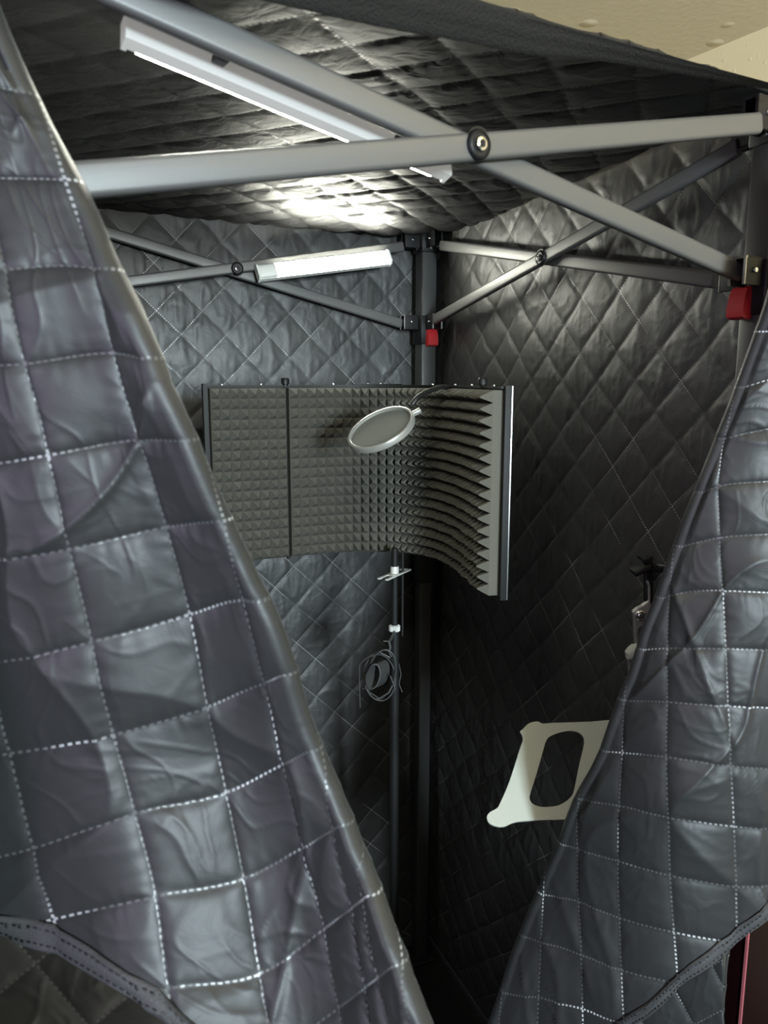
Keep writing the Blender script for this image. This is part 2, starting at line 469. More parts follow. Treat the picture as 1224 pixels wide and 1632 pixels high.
# roof
def roof():
    n, m = 190, 190
    u = np.linspace(-.06, 1.05, n)[:, None] * np.ones((1, m))
    v = np.linspace(-.05, 1.0, m)[None, :] * np.ones((n, 1))
    # u: P3->P1 side, v: back (0) to front (1)
    A = np.array((P3.x, P3.y, TOPZ + .020)); B = np.array((P1.x, P1.y, TOPZ + .012))
    C = U(1222, 150, P2.y - .03); D = U(-172, -262, .455)
    Cn = np.array(C); Dn = np.array(D)
    P = A * ((1 - u) * (1 - v))[..., None] + B * (u * (1 - v))[..., None] + Cn * (u * v)[..., None] + Dn * ((1 - u) * v)[..., None]
    X, Y = P[..., 0], P[..., 1]
    p = (X * a_.x + Y * a_.y + X * b_.x + Y * b_.y) / (math.sqrt(2) * PITCHQ) * .86 + .1 * (vnoise(X * 6, Y * 6, 31) - .5)
    q = (X * a_.x + Y * a_.y - X * b_.x - Y * b_.y) / (math.sqrt(2) * PITCHQ) * .86 + .1 * (vnoise(X * 6, Y * 6, 32) - .5)
    h = quilt(p, q, .0046, 1.0, 40, puck=1.4)
    w = np.sin(np.pi * np.clip(u, 0, 1)) * np.sin(np.pi * np.clip(v, 0, 1))
    h = h * (.75 + 1.7 * np.clip(1 - v, 0, 1) ** 2 * np.clip(u * 1.6, .25, 1)) + .0035 * np.clip(1 - v, 0, 1) ** 2 * ridge(p * 1.7 + .5 * vnoise(p, q, 91), q * 1.1, 92) ** 4
    P[..., 2] += .012 * w - h * .9 + .005 * (vnoise(X * 5, Y * 5, 33) - .5)
    P[..., 2] += .010
    t = thing('canopy_cover', 'black quilted cloth cover stretched over the top of the canopy frame', 'canopy cover', (P1 + P2 + P3 + P4) / 4 + Z * TOPZ, None)
    t['kind'] = 'thing'
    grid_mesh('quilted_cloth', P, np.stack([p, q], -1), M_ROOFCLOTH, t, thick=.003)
    return t
rf = roof()

def ribbon(name, pts, nrm, width_dirs, thick, mat, parent, ridges=0, bump=.0015):
    """Flat band along pts; width_dirs = list of edge vectors (lower edge to upper edge); rounded edges, with sewn ridges."""
    rings = []
    K = 9
    for p, n, w in zip(pts, nrm, width_dirs):
        ring = []
        for k in range(K):
            s = k / (K - 1)
            e = math.sqrt(max(0, 1 - (2 * s - 1) ** 6))
            g = -bump if (ridges and k in (2, 6)) else 0
            ring.append(p + w * s + n * (thick / 2 * e + g))
        for k in range(K - 1, -1, -1):
            s = k / (K - 1)
            e = math.sqrt(max(0, 1 - (2 * s - 1) ** 6))
            ring.append(p + w * s - n * (thick / 2 * e))
        rings.append(ring)
    return MB().loft(rings).build(name, mat, parent, angle=60)

def poly(tab, x):
    """Smooth (Catmull-Rom-like) interpolation through a table of (x, y), straight beyond its ends."""
    xs = np.array([t[0] for t in tab], float); ys = np.array([t[1] for t in tab], float)
    o = np.argsort(xs); xs, ys = xs[o], ys[o]
    x = np.asarray(x, float)
    d = np.diff(ys) / np.diff(xs)
    m = np.concatenate([[d[0]], (d[:-1] + d[1:]) / 2, [d[-1]]])
    k = np.clip(np.searchsorted(xs, x) - 1, 0, len(xs) - 2)
    h = xs[k + 1] - xs[k]; t = (x - xs[k]) / h; tc = np.clip(t, 0, 1)
    y = (2 * tc**3 - 3 * tc**2 + 1) * ys[k] + (tc**3 - 2 * tc**2 + tc) * h * m[k] + (-2 * tc**3 + 3 * tc**2) * ys[k + 1] + (tc**3 - tc**2) * h * m[k + 1]
    return y + np.where(t > 1, (t - 1) * h * m[k + 1], 0) + np.where(t < 0, t * h * m[k], 0)

# band sewn to the near edge of the roof
lo = [(-170, -232), (300, -30), (450, 8), (612, 44), (737, 66), (852, 88), (962, 98), (1092, 119), (1224, 142), (1262, 149)]
hi = [(-170, -330), (300, -140), (500, -78), (640, -36), (762, 0), (850, 26), (932, 50), (1010, 72), (1092, 95), (1224, 132), (1262, 143)]
bp, bn, bw = [], [], []
fn = Vector((P2.y - P4.y, -(P2.x - P4.x), 0)).normalized()
if fn.y > 0: fn = -fn
for x in np.linspace(-165, 1258, 60):
    yl = float(poly(lo, x)); yh = float(poly(hi, x))
    A = on_plane(x, yl, P4, P2, .036); B = on_plane(x, yh, P4, P2, .052)
    bp.append(A); bw.append(B - A); bn.append(fn)
M_BAND = pbr('black woven edge tape', (.012, .012, .0115), .75, spec=.2, bump=.9, bscale=420)
ribbon('edge_band', bp, bn, bw, .006, M_BAND, rf, ridges=1)

# ------------------------------------------------------------------ door flaps
def interp_index(vals, x):
    """vals: list of (index, array) with arrays rising; returns the fractional index of x."""
    idx = np.array([v[0] for v in vals], float)
    A = np.stack([v[1] for v in vals], 0)
    out = np.full(x.shape, np.nan)
    for k in range(len(vals) - 1):
        lo_, hi_ = A[k], A[k + 1]
        t = (x - lo_) / np.maximum(hi_ - lo_, 1e-6)
        sel = (t >= 0) & (t < 1) | ((k == 0) & (t < 0)) | ((k == len(vals) - 2) & (t >= 1))
        sel &= np.isnan(out)
        out[sel] = (idx[k] + t * (idx[k + 1] - idx[k]))[sel]
    return np.nan_to_num(out)

def unproj_grid(X, Y, D):
    u = (X - CX) / F; v = -(Y - CY) / F
    dy = CP + v * SP; s = D / dy
    return np.stack([u * s, D, CAMZ + (-SP + v * CP) * s], -1)

def displace(P, h):
    du = np.gradient(P, axis=0); dv = np.gradient(P, axis=1)
    n = np.cross(du, dv); n /= np.linalg.norm(n, axis=-1, keepdims=True) + 1e-12
    c = np.array((0, 0, CAMZ)) - P
    n *= np.sign((n * c).sum(-1, keepdims=True))
    return P + n * h[..., None]

def flap(name, label, loc, side, edge, hem, Vt, Ht, xin, ytop, depth, step, amp, seed, curl=.010, wrk=1.0, dnom=.56, back=.0042, nback=11):
    """A door flap: side=+1 when its free edge is at the right. edge: x of the free edge by y; hem: y of the hem by x."""
    t = thing(name, label, 'flap', loc)
    edge = [(y, x - side * curl * .85 * F / dnom) for y, x in edge]
    xs_ref = np.linspace(0, 1, int(abs(float(poly(edge, 1200)) - xin) / step))
    nv = int((float(poly(hem, xin + side * 200)) - ytop) / step)
    u = xs_ref[:, None] * np.ones((1, nv)); v = np.linspace(0, 1, nv)[None, :] * np.ones((len(xs_ref), 1))
    Yg = ytop + v * (1500 - ytop)
    for _ in range(25):
        Xg = xin + u * (poly(edge, Yg) - xin)
        Yg = .5 * Yg + .5 * (ytop + v * (poly(hem, Xg) - ytop))
    Xg = xin + u * (poly(edge, Yg) - xin)
    vt = [(i, poly(tab, Yg)) for i, tab in Vt]
    ht = [(j, poly(tab, Xg)) for j, tab in Ht]
    p = interp_index(vt, Xg); q = interp_index(ht, Yg)
    D = depth(Xg, Yg, p, q)
    P = unproj_grid(Xg, Yg, D)
    h = quilt(p, q, amp, wrk, seed, fold=.0040)
    big = amp * 1.3 * (vnoise(p * .6, q * .5, seed + 30) - .5)
    fade = np.clip((1 - u) / .04, 0, 1)
    P = displace(P, (h + big) * (.35 + .65 * fade))
    # the free edge rolls over and lies back behind the flap
    th = np.linspace(0, math.pi, 9)[1:]
    er = np.zeros_like(P[-1]); er[:, 0] = side
    bk = np.array((0, 1, 0.0))
    cols = []; pq = []
    for a in th:
        cols.append(P[-1] + er * curl * math.sin(a) + bk * curl * (1 - math.cos(a))); pq.append(np.stack([p[-1] + side * .6 * a / 3.14, q[-1]], -1))
    for k in range(1, nback):
        cols.append(cols[7] - er * .004 * k + bk * back * k); pq.append(np.stack([p[-1] + side * (.6 + .06 * k), q[-1]], -1))
    Pf = np.concatenate([P, np.array(cols)], 0); PQ = np.concatenate([np.stack([p, q], -1), np.array(pq)], 0)
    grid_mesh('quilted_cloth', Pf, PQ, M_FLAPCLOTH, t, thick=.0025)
    return t, P, p, q

def shift(tab, dx, dy=0): return [(a + dy, b + dx) for a, b in tab]

# -- left flap
L_EDGE = [(-150, -78), (0, -22), (75, 10), (160, 50), (255, 100), (310, 128), (408, 172), (490, 214), (571, 247), (702, 304), (825, 357), (927, 406), (1000, 444), (1154, 495), (1286, 547), (1400, 593), (1514, 638), (1632, 680), (1900, 775)]
L_HEM = [(-160, 1452), (-60, 1462), (0, 1475), (46, 1494), (103, 1512), (189, 1560), (257, 1612), (340, 1690), (450, 1770), (560, 1830), (800, 1900)]
V0 = [(-100, -215), (100, -190), (433, -130), (700, -85), (1108, 0), (1246, 34), (1366, 63), (1457, 86), (1800, 170)]
V1 = [(-100, -90), (100, -62), (300, -20), (440, 12), (563, 37), (665, 65), (727, 78), (870, 110), (996, 141), (1166, 183), (1280, 214), (1423, 249), (1572, 269), (1800, 310)]
V2 = [(-100, -40), (100, 40), (300, 108), (433, 155), (563, 184), (702, 225), (837, 265), (972, 302), (1120, 332), (1257, 360), (1400, 389), (1543, 412), (1623, 426), (1800, 455)]
V3 = [(-100, 70), (100, 130), (300, 186), (433, 222), (571, 266), (702, 318), (780, 338), (841, 355), (951, 388), (1114, 435), (1206, 457), (1337, 486), (1452, 515), (1600, 543), (1800, 590)]
V4 = [(-100, 120), (300, 230), (571, 300), (841, 395), (1000, 445), (1217, 509), (1343, 537), (1486, 572), (1629, 595), (1800, 640)]
V5 = [(-100, 160), (300, 265), (571, 335), (841, 425), (1000, 472), (1217, 530), (1343, 560), (1543, 600), (1629, 623), (1800, 670)]
V6 = shift(V5, 34)
VM = shift(V0, -150)
LV = [(-1, VM), (0, V0), (1, V1), (2, V2), (3, V3), (4, V4), (5, V5), (6, V6)]
LH = [(-3, [(-160, 0), (45, -2), (300, -5)]), (-2, [(-160, 142), (0, 145), (45, 150), (200, 158)]), (-1, [(-160, 284), (0, 285), (100, 287), (200, 290)]),
      (0, [(-160, 436), (0, 432), (102, 426), (163, 430), (300, 440)]), (1, [(-160, 592), (0, 582), (41, 580), (188, 563), (253, 577), (400, 590)]),
      (2, [(-160, 748), (0, 738), (78, 725), (225, 700), (310, 704), (420, 715)]), (3, [(-160, 905), (0, 888), (114, 874), (261, 841), (360, 829), (500, 825)]),
      (4, [(-160, 1070), (0, 1051), (143, 1022), (229, 1000), (298, 980), (388, 955), (433, 968), (560, 990)]), (5, [(-160, 1225), (0, 1200), (103, 1183), (183, 1166), (329, 1120), (426, 1083), (600, 1020)]),
      (6, [(-160, 1385), (0, 1363), (57, 1349), (217, 1292), (360, 1260), (457, 1212), (527, 1180), (650, 1120)]), (7, [(-160, 1520), (114, 1457), (246, 1426), (389, 1397), (478, 1352), (590, 1290), (700, 1240)]),
      (8, [(-160, 1680), (274, 1572), (409, 1552), (518, 1480), (610, 1410), (720, 1340)]), (9, [(-160, 1830), (274, 1720), (409, 1690), (535, 1610), (640, 1530), (760, 1450)]),
      (10, [(-160, 1980), (274, 1860), (409, 1830), (550, 1740), (760, 1580)])]
def ldepth(X, Y, p, q):
    ridge_x = poly(V2, Y)
    r = (X - ridge_x) / 100.0
    sp = lambda t: np.logaddexp(0, t * 3.0) / 3.0
    r0 = .05 + .75 * np.clip((Y - 650) / 750, 0, 1)
    d = .540 + .016 * r + .036 * sp(-(r + 1.9)) - .052 * sp(r - r0)
    d = d + .012 * np.sin(Y / 190.0 + p * .5) * .5 + .035 * np.clip((Y - 500) / 700, 0, 1) - .05 * np.clip((Y - 1150) / 500, 0, 1.5) ** 1.5
    return d
left, LP, Lp, Lq = flap('door_flap', 'near black quilted door flap, its free edge slanting down past the foam shield', U(150, 1632, .55), 1,
    L_EDGE, L_HEM, LV, LH, -150, -140, ldepth, 3.0, .0044, 51)

def hem_band(parent, P, wpx, flipn=1):
    """Bound hem along the last row of the flap."""
    row = P[::4, -1]; up = P[::4, -10]
    pts = [Vector(r) for r in row]
    ws = [(Vector(u) - Vector(r)).normalized() * wpx for r, u in zip(row, up)]
    ns = []
    for i in range(len(pts)):
        t = pts[min(i + 1, len(pts) - 1)] - pts[max(i - 1, 0)]
        n = t.cross(ws[i]).normalized()
        if n.y > 0: n = -n
        ns.append(n)
    pts = [p + n * .0035 - w * .15 for p, n, w in zip(pts, ns, ws)]
    band = ribbon('hem_binding', pts, ns, ws, .0045, M_BINDING, parent, ridges=1, bump=.0010)
    st = MB()
    acc = 0.0
    for i in range(len(pts) - 1):
        a, b = pts[i], pts[i + 1]; L = (b - a).length; d = (b - a) / max(L, 1e-6)
        while acc < L:
            for s_ in (.24, .76):
                c = a + d * acc + ws[i] * s_ + ns[i] * .0020
                st.box(c, d * .0034, ws[i].normalized() * .0012, ns[i] * .0010, r=.0003)
            acc += .0062
        acc -= L
    st.build('hem_stitching', M_CABLE, parent)
    return band
hem_band(left, LP, .022)

def under_layer(parent, xs, ys, D, seed, ang, pitch_px, mat, flare=0.0):
    """The layer of the flap that shows below its hem."""
    X, Y = np.meshgrid(np.linspace(*xs), np.linspace(*ys), indexing='ij')
    X = X + flare * np.clip(Y - 1665, 0, None) * (X - xs[0]) / (xs[1] - xs[0])
    c, s = math.cos(ang), math.sin(ang)
    p = (X * c + Y * s) / pitch_px; q = (-X * s + Y * c) / pitch_px
    P = unproj_grid(X, Y, D(X, Y))
    P = displace(P, quilt(p, q, .005, 1.0, seed))
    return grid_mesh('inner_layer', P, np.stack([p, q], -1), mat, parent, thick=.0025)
under_layer(left, (-150, 470, 150), (1430, 1850, 110), lambda X, Y: .71 - .0007 * (Y - 1430), 71, math.radians(50), 135, M_FLAPCLOTH)

# -- right flap
R_EDGE = [(380, 1262), (440, 1240), (487, 1226), (549, 1204), (615, 1180), (649, 1168), (688, 1152), (727, 1137), (801, 1108), (870, 1081), (953, 1051), (1012, 1028), (1077, 1008), (1116, 991), (1225, 950), (1279, 919), (1341, 896), (1422, 861), (1515, 823), (1619, 788), (1760, 735), (1900, 690)]
R_HEM = [(600, 1830), (900, 1700), (997, 1632), (1032, 1612), (1090, 1557), (1152, 1511), (1224, 1441), (1300, 1372), (1420, 1270)]
R1 = [(400, 1205), (600, 1168), (681, 1157), (732, 1150), (772, 1146), (821, 1147), (870, 1148), (943, 1152), (1000, 1155), (1124, 1159), (1217, 1161), (1317, 1167), (1410, 1169), (1449, 1171), (1700, 1180)]
R0 = [(400, 1125), (600, 1095), (800, 1070), (938, 1069), (1000, 1066), (1116, 1065), (1205, 1063), (1298, 1066), (1399, 1068), (1538, 1078), (1700, 1090)]
RM1 = [(400, 1050), (800, 1000), (1201, 993), (1279, 989), (1368, 985), (1465, 987), (1619, 995), (1750, 1000)]
RM2 = [(400, 990), (900, 935), (1387, 921), (1445, 923), (1523, 929), (1619, 931), (1750, 938)]
RM3 = [(400, 930), (1000, 868), (1496, 865), (1619, 859), (1750, 860)]
RM4 = shift(RM3, -62); RM5 = shift(RM3, -124)
R2 = shift(R1, 92); R3 = shift(R1, 184)
RV = [(-4, RM5), (-3, RM4), (-2, RM3), (-1, RM2), (0, RM1), (1, R0), (2, R1), (3, R2), (4, R3)]
RH = [(-3, [(1000, 400), (1420, 370)]), (-2, [(1000, 480), (1420, 450)]), (-1, [(1000, 560), (1224, 528), (1420, 520)]), (0, [(1000, 690), (1176, 622), (1224, 605), (1420, 580)]), (1, [(1000, 760), (1157, 699), (1224, 683), (1420, 655)]), (2, [(980, 840), (1120, 786), (1147, 775), (1224, 767), (1420, 750)]),
      (3, [(960, 915), (1086, 872), (1147, 857), (1224, 851), (1420, 845)]), (4, [(940, 985), (1053, 955), (1098, 943), (1224, 943), (1420, 943)]), (5, [(920, 1045), (1022, 1036), (1066, 1033), (1155, 1033), (1224, 1035), (1420, 1042)]),
      (6, [(900, 1112), (991, 1116), (1066, 1118), (1159, 1124), (1224, 1128), (1420, 1142)]), (7, [(880, 1188), (962, 1197), (1066, 1205), (1161, 1217), (1224, 1223), (1420, 1242)]),
      (8, [(860, 1262), (927, 1273), (991, 1283), (1066, 1298), (1167, 1314), (1224, 1317), (1420, 1330)]), (9, [(820, 1325), (900, 1346), (985, 1372), (1068, 1393), (1169, 1408), (1224, 1408), (1420, 1415)]),
      (10, [(800, 1405), (861, 1424), (921, 1436), (987, 1463), (1074, 1484), (1170, 1500), (1420, 1520)]), (11, [(780, 1480), (873, 1501), (929, 1519), (995, 1545), (1075, 1565), (1170, 1590), (1420, 1610)]),
      (12, [(740, 1560), (803, 1581), (861, 1587), (929, 1604), (1000, 1628), (1170, 1670), (1420, 1690)]), (13, [(740, 1650), (929, 1690), (1170, 1750), (1420, 1780)]), (14, [(740, 1740), (1170, 1840), (1420, 1870)])]
def rdepth(X, Y, p, q):
    rx = poly([(400, 1215), (700, 1185), (1000, 1130), (1300, 1085), (1632, 1050)], Y)
    r = (rx - X) / 100.0
    d = .893 + .062 * np.logaddexp(0, r * 2.4) / 2.4 + .016 * np.logaddexp(0, (-r - .5) * 2) / 2
    return d + .006 * np.sin(Y / 120.0 + p * .8) - .02 * np.clip((Y - 700) / 900, 0, 1)
right, RP, Rp, Rq = flap('door_flap', 'far black quilted door flap, its free edge slanting in front of the white tray', U(1150, 1632, .95), -1,
    R_EDGE, R_HEM, RV, RH, 1375, 235, rdepth, 2.4, .0044, 61, curl=.008, dnom=.95, back=.0006, nback=20)
hem_band(right, RP, .026)
under_layer(right, (905, 1152, 110), (1400, 2500, 330), lambda X, Y: .985 - .0003 * (np.minimum(X, 1150) - 1000), 75, math.radians(62), 70, M_FLAPCLOTH, flare=.55)  # unseen lower flare added to stop light leaking in below the hem

# ------------------------------------------------------------------ lamps on the bars
def lamp(label, A, B, face, up, h, d, lit0, lit1, wide, led, body, back, capy=.6, lip=.12):
    """Slim tube lamp from A to B. face = way the diffuser looks, up across it."""
    ax = (B - A).normalized(); L = (B - A).length
    t = thing('led_tube_light', label, 'lamp', (A + B) / 2)
    hs = MB()
    prof = []
    for k in range(5): prof.append((-h / 2, -d * .5 + d * .55 * k / 4))
    la, lb = (lip, .12) if up.z < 0 else (.12, lip)
    prof = [(-h / 2, -d * .45), (-h / 2, d * la), (-h * .47, d * la), (-h * .46, d * .14), (h * .46, d * .14), (h * .47, d * lb), (h / 2, d * lb), (h / 2, -d * .45), (h * .40, -d * .5), (-h * .40, -d * .5)]
    hs.loft([[A + ax * s + up * x + face * y for x, y in prof] for s in (0, L)])
    hs.build('housing', body, t)
    df = MB()
    arc = []
    for k in range(13):
        a = math.pi * k / 12
        arc.append((h * .46 * wide * math.cos(a), d * .15 + d * .42 * math.sin(a) ** .7))
    arc.append((-h * .3 * wide, d * .12)); arc.append((h * .3 * wide, d * .12))
    df.loft([[A + ax * s + up * x + face * y for x, y in arc] for s in (L * lit0, L * lit1)])
    df.build('diffuser', led, t)['label'] = 'lit white diffuser'
    if lit0 > .03:
        bl = MB(); bl.loft([[A + ax * s + up * x + face * y for x, y in arc] for s in (0, L * lit0 - .0006)])
        bl.build('switch_end', M_LAMPWHITE, t)['label'] = 'unlit white switch end'
    for s in (.22, .80):
        MB().box(A + ax * (L * s) - face * (d * .5) + back * (d * .5 + .002), ax * .010, ax.cross(back) * .006, back * (d * .9), r=.0015).build('mount_clip', M_PLASTIC, t)
    for s0, s1 in ((-.004, .0), (L, L + .004)):
        prof2 = [(x * 1.06, y * 1.06) for x, y in [(-h / 2, -d * .45), (-h / 2, d * .3), (-h * .38, d * .55), (h * .38, d * .55), (h / 2, d * .3), (h / 2, -d * .45), (h * .40, -d * .5), (-h * .40, -d * .5)]]
        prof2 = [(x, min(y, d * capy)) for x, y in prof2]
        MB().loft([[A + ax * s + up * x + face * y for x, y in prof2] for s in (s0, s1)]).build('end_cap', body, t)
    return t

nb = b_
A2 = on_plane(412, 435, P1, P3, .030); B2 = on_plane(618, 411, P1, P3, .030)
ax2 = (B2 - A2).normalized(); up2 = (Z - ax2 * ax2.z).normalized(); f2 = ax2.cross(up2)
if f2.dot(b_) < 0: f2 = -f2
f2 = (f2 * .93 + up2 * .37).normalized(); up2 = f2.cross(ax2).normalized()
lamp('white tube light glowing bright on the far left crossbar above the foam shield', A2, B2, f2, up2, .034, .020, .125, .992, 1.0, M_LED, M_LAMPWHITE, -b_)
bk = -fn   # into the booth
A1 = on_plane(203, 56, P4, P2, -.040); B1 = on_plane(704, 270, P4, P2, -.040)
ax1 = (B1 - A1).normalized()
f1 = (bk * .91 - Z * .40); f1 = (f1 - ax1 * f1.dot(ax1)).normalized(); up1 = f1.cross(ax1).normalized()
lamp('white tube light under the near crossbar at the top, lit side turned away', A1, B1, f1, up1, .022, .018, .03, .97, .72, M_LED_SIDE, M_LAMPGLOW, fn, capy=.22, lip=.85)

# ------------------------------------------------------------------ foam shield
ZS1 = 1.602; NROW = 17; CELL = .01935; HS = NROW * CELL; ZS0 = ZS1 - HS
plan = [(-.330, 1.440), (-.262, 1.472), (-.190, 1.503), (-.120, 1.532), (-.040, 1.550), (.045, 1.535), (.110, 1.480), (.150, 1.395), (.171, 1.300), (.187, 1.205)]
def plan_curve(n):
    pts = np.array(plan); d = np.concatenate([[0], np.cumsum(np.linalg.norm(np.diff(pts, axis=0), axis=1))])
    s = np.linspace(0, d[-1], n)
    tx = list(zip(d, pts[:, 0])); ty = list(zip(d, pts[:, 1]))
    return s, np.stack([poly(tx, s), poly(ty, s)], -1)
S_, C_ = plan_curve(600)
def at_s(s):
    x = np.interp(s, S_, C_[:, 0]); y = np.interp(s, S_, C_[:, 1])
    x2 = np.interp(min(s + .004, S_[-1]), S_, C_[:, 0]); y2 = np.interp(min(s + .004, S_[-1]), S_, C_[:, 1])
    x1 = np.interp(max(s - .004, 0), S_, C_[:, 0]); y1 = np.interp(max(s - .004, 0), S_, C_[:, 1])
    t = Vector((x2 - x1, y2 - y1, 0)).normalized()
    return Vector((x, y, 0)), t, Vector((t.y, -t.x, 0))      # point, tangent, way the foam faces
STOT = S_[-1]
shield = thing('foam_shield', 'curved charcoal pyramid-foam sound shield standing before the corner post', 'sound shield', Vector((0, 1.45, ZS0)))
BASE, PYR = .017, .019
def foam(s0, s1, ncol):
    m = MB(); cs = [s0 + (s1 - s0) * k / ncol for k in range(ncol + 1)]
    zs = [ZS0 + .001 + CELL * k for k in range(NROW + 1)]
    V = []; Fc = []
    idx = {}
    for i, s in enumerate(cs):
        p, t, n = at_s(s)
        for j, z in enumerate(zs):
            idx[i, j] = len(V); V.append(p + n * BASE + Z * z)
    for i, s in enumerate(cs):
        p, t, n = at_s(s)
        for j, z in ((0, zs[0]), (1, zs[-1])):
            idx['b', i, j] = len(V); V.append(p + n * .001 + Z * z)
    for i in range(ncol):
        p, t, n = at_s((cs[i] + cs[i + 1]) / 2)
        for j in range(NROW):
            k = len(V); jit = _rng.uniform(-.0012, .0012, 3)
            ap = p + n * (BASE + PYR + jit[0]) + Z * ((zs[j] + zs[j + 1]) / 2 + jit[1])
            e = .0011
            for sx, sz in ((-1, -1), (1, -1), (1, 1), (-1, 1)):
                V.append(ap + t * e * sx + Z * e * sz - n * .0008)
            V.append(ap)
            c = [idx[i, j], idx[i + 1, j], idx[i + 1, j + 1], idx[i, j + 1]]
            for q in range(4):
                r = (q + 1) % 4
                Fc.append((c[q], c[r], k + r, k + q)); Fc.append((k + q, k + r, k + 4))
    for i in range(ncol):
        Fc.append((idx[i, 0], idx[i + 1, 0], idx['b', i + 1, 0], idx['b', i, 0]))
        Fc.append((idx[i, NROW], idx[i + 1, NROW], idx['b', i + 1, 1], idx['b', i, 1]))
        Fc.append((idx['b', i, 0], idx['b', i + 1, 0], idx['b', i + 1, 1], idx['b', i, 1]))
    for i in (0, ncol):
        Fc.append(tuple([idx[i, j] for j in range(NROW + 1)] + [idx['b', i, 1], idx['b', i, 0]]))
    m.add(V, Fc)
    return m.build('foam_panel', M_FOAM, shield, angle=20)
SH = .152
foam(.004, SH - .003, 8)
foam(SH + .003, STOT - .004, round((STOT - SH) / .0188))
# sheet behind the foam
m = MB(); rings = []
for s in np.linspace(0, STOT, 80):
    p, t, n = at_s(s)
    rings.append([p - n * .0045 + Z * (ZS0 - .004), p - n * .0005 + Z * (ZS0 - .004), p - n * .0005 + Z * (ZS1 + .004), p - n * .0045 + Z * (ZS1 + .004)])
m.loft(rings); m.build('back_sheet', M_SHIELD, shield)
def strip(name, s0, s1, n0, n1, z0, z1, mat, lab=None, k=40):
    m = MB(); rings = []
    for s in np.linspace(s0, s1, k):
        p, t, n = at_s(min(s, STOT))
        p = p + t * max(0, s - STOT)
        rings.append([p + n * n0 + Z * z0, p + n * n1 + Z * z0, p + n * n1 + Z * z1, p + n * n0 + Z * z1])
    m.loft(rings); o = m.build(name, mat, shield)
    if lab: o['label'] = lab
    return o
strip('top_rail', 0, STOT, -.004, .006, ZS1 + .003, ZS1 + .007, M_SHIELD)
strip('top_rail', .29, .385, -.004, .010, ZS1 + .007, ZS1 + .009, M_SHIELD, k=12)
# end channels
pe, te, ne = at_s(STOT)
MB().box(pe + te * .003 - ne * .004 + Z * (ZS0 - .006 + (HS + .016) / 2), ne * .010, te * .010, Z * (HS + .016), r=.002).build('end_channel', M_SHIELD, shield)
MB().box(pe + te * .0085 - ne * .0096 + Z * (ZS0 - .004 + (HS + .012) / 2), ne * .0015, te * .002, Z * (HS + .012), r=.0006).build('edge_trim', M_EDGE, shield)['label'] = 'bright bare metal edge'
p0_, t0_, n0_ = at_s(0)
MB().box(p0_ - t0_ * .004 + n0_ * .004 + Z * (ZS0 - .006 + (HS + .016) / 2), n0_ * .014, t0_ * .006, Z * (HS + .016), r=.002).build('end_channel', M_SHIELD, shield)
for s in (SH, .665):
    p, t, n = at_s(s)
    MB().lathe(p + n * .004 + Z * (ZS1 + .005), Z, [(.0055, 0), (.0055, .003), (.0078, .004), (.0080, .013), (.006, .0155), (.0005, .016)], 18).build('hinge_knob', M_PLASTIC, shield)
    MB().tube([p + n * .002 + Z * (ZS0 - .006), p + n * .002 + Z * (ZS1 + .006)], .0035).build('hinge_pin', M_SHIELD, shield)
for s in (.03, .105, .25, .32, .345, .46, .53, .60, .72):
    if s > STOT: continue
    p, t, n = at_s(s)
    MB().lathe(p + n * .002 + Z * (ZS1 + .007), Z, [(.0026, 0), (.0024, .0018), (.0012, .0028), (.0003, .003)], 10).build('rivet', M_EDGE, shield)

# ------------------------------------------------------------------ pop filter on a gooseneck
vd = ray(607, 683).normalized()
rt = Vector((1, 0, 0)); upv = Vector((0, SP, CP))
mj = (rt * math.cos(math.radians(27)) + upv * math.sin(math.radians(27)))
mn = (-rt * math.sin(math.radians(27)) + upv * math.cos(math.radians(27)))
tow = -vd; tow = (tow - mj * tow.dot(mj)).normalized()
mn = (mn - tow * mn.dot(tow)).normalized()
nrm = (mn * .885 + tow * .465).normalized()
pc = U(607, 683, 1.30)
RR = 56.5 / F * 1.30
pf = thing('pop_filter', 'round silver-rimmed pop filter on a black gooseneck, hanging before the foam', 'pop filter', pc)
rim = MB().lathe(pc, nrm, [(RR - .006, -.004), (RR - .006, .003), (RR - .004, .0045), (RR - .001, .004), (RR, .002), (RR, -.006), (RR - .003, -.0085), (RR - .006, -.007)], 64)
rim.f = [f for f in rim.f if len(f) == 4]
n_ = 64
rim.f += [(7 * n_ + i, 7 * n_ + (i + 1) % n_, (i + 1) % n_, i) for i in range(n_)]
rim.build('rim', M_RING, pf, angle=35)
net = MB().lathe(pc - nrm * .001, nrm, [(RR - .0055, -.0006), (RR - .0055, .0006), (RR * .5, .0007), (.001, .0008)], 64).build('net', M_NET, pf)
net['label'] = 'stretched grey nylon net'
g0 = pc + mj * (RR + .001)
ftip = U(655, 646, 1.30)
MB().box(g0 + mj * .005 - nrm * .003, mj * .016, nrm.cross(mj) * .009, nrm * .008, r=.002).build('rim_clip', M_RING, pf)
pg, tg, ng = at_s(.49)
gend = pg + ng * .012 + Z * (ZS1 + .012)
def bez(a, b, c, d, n=24):
    return [a * (1 - t)**3 + b * 3 * t * (1 - t)**2 + c * 3 * t * t * (1 - t) + d * t**3 for t in np.linspace(0, 1, n)]
gp = [U(657, 645, 1.30), U(664, 635, 1.305), U(672, 629, 1.32), U(682, 624, 1.345), U(693, 620, 1.37), U(702, 617, 1.40), U(711, 617, 1.43), U(718, 620, 1.455)]
gp = [Vector(g) for g in gp]
gg = []
for i in range(len(gp) - 1):
    for k in range(5):
        t = k / 5; A = gp[max(i - 1, 0)]; B = gp[i]; C = gp[i + 1]; D = gp[min(i + 2, len(gp) - 1)]
        gg.append(.5 * ((2 * B) + (C - A) * t + (2 * A - 5 * B + 4 * C - D) * t * t + (3 * B - A - 3 * C + D) * t ** 3))
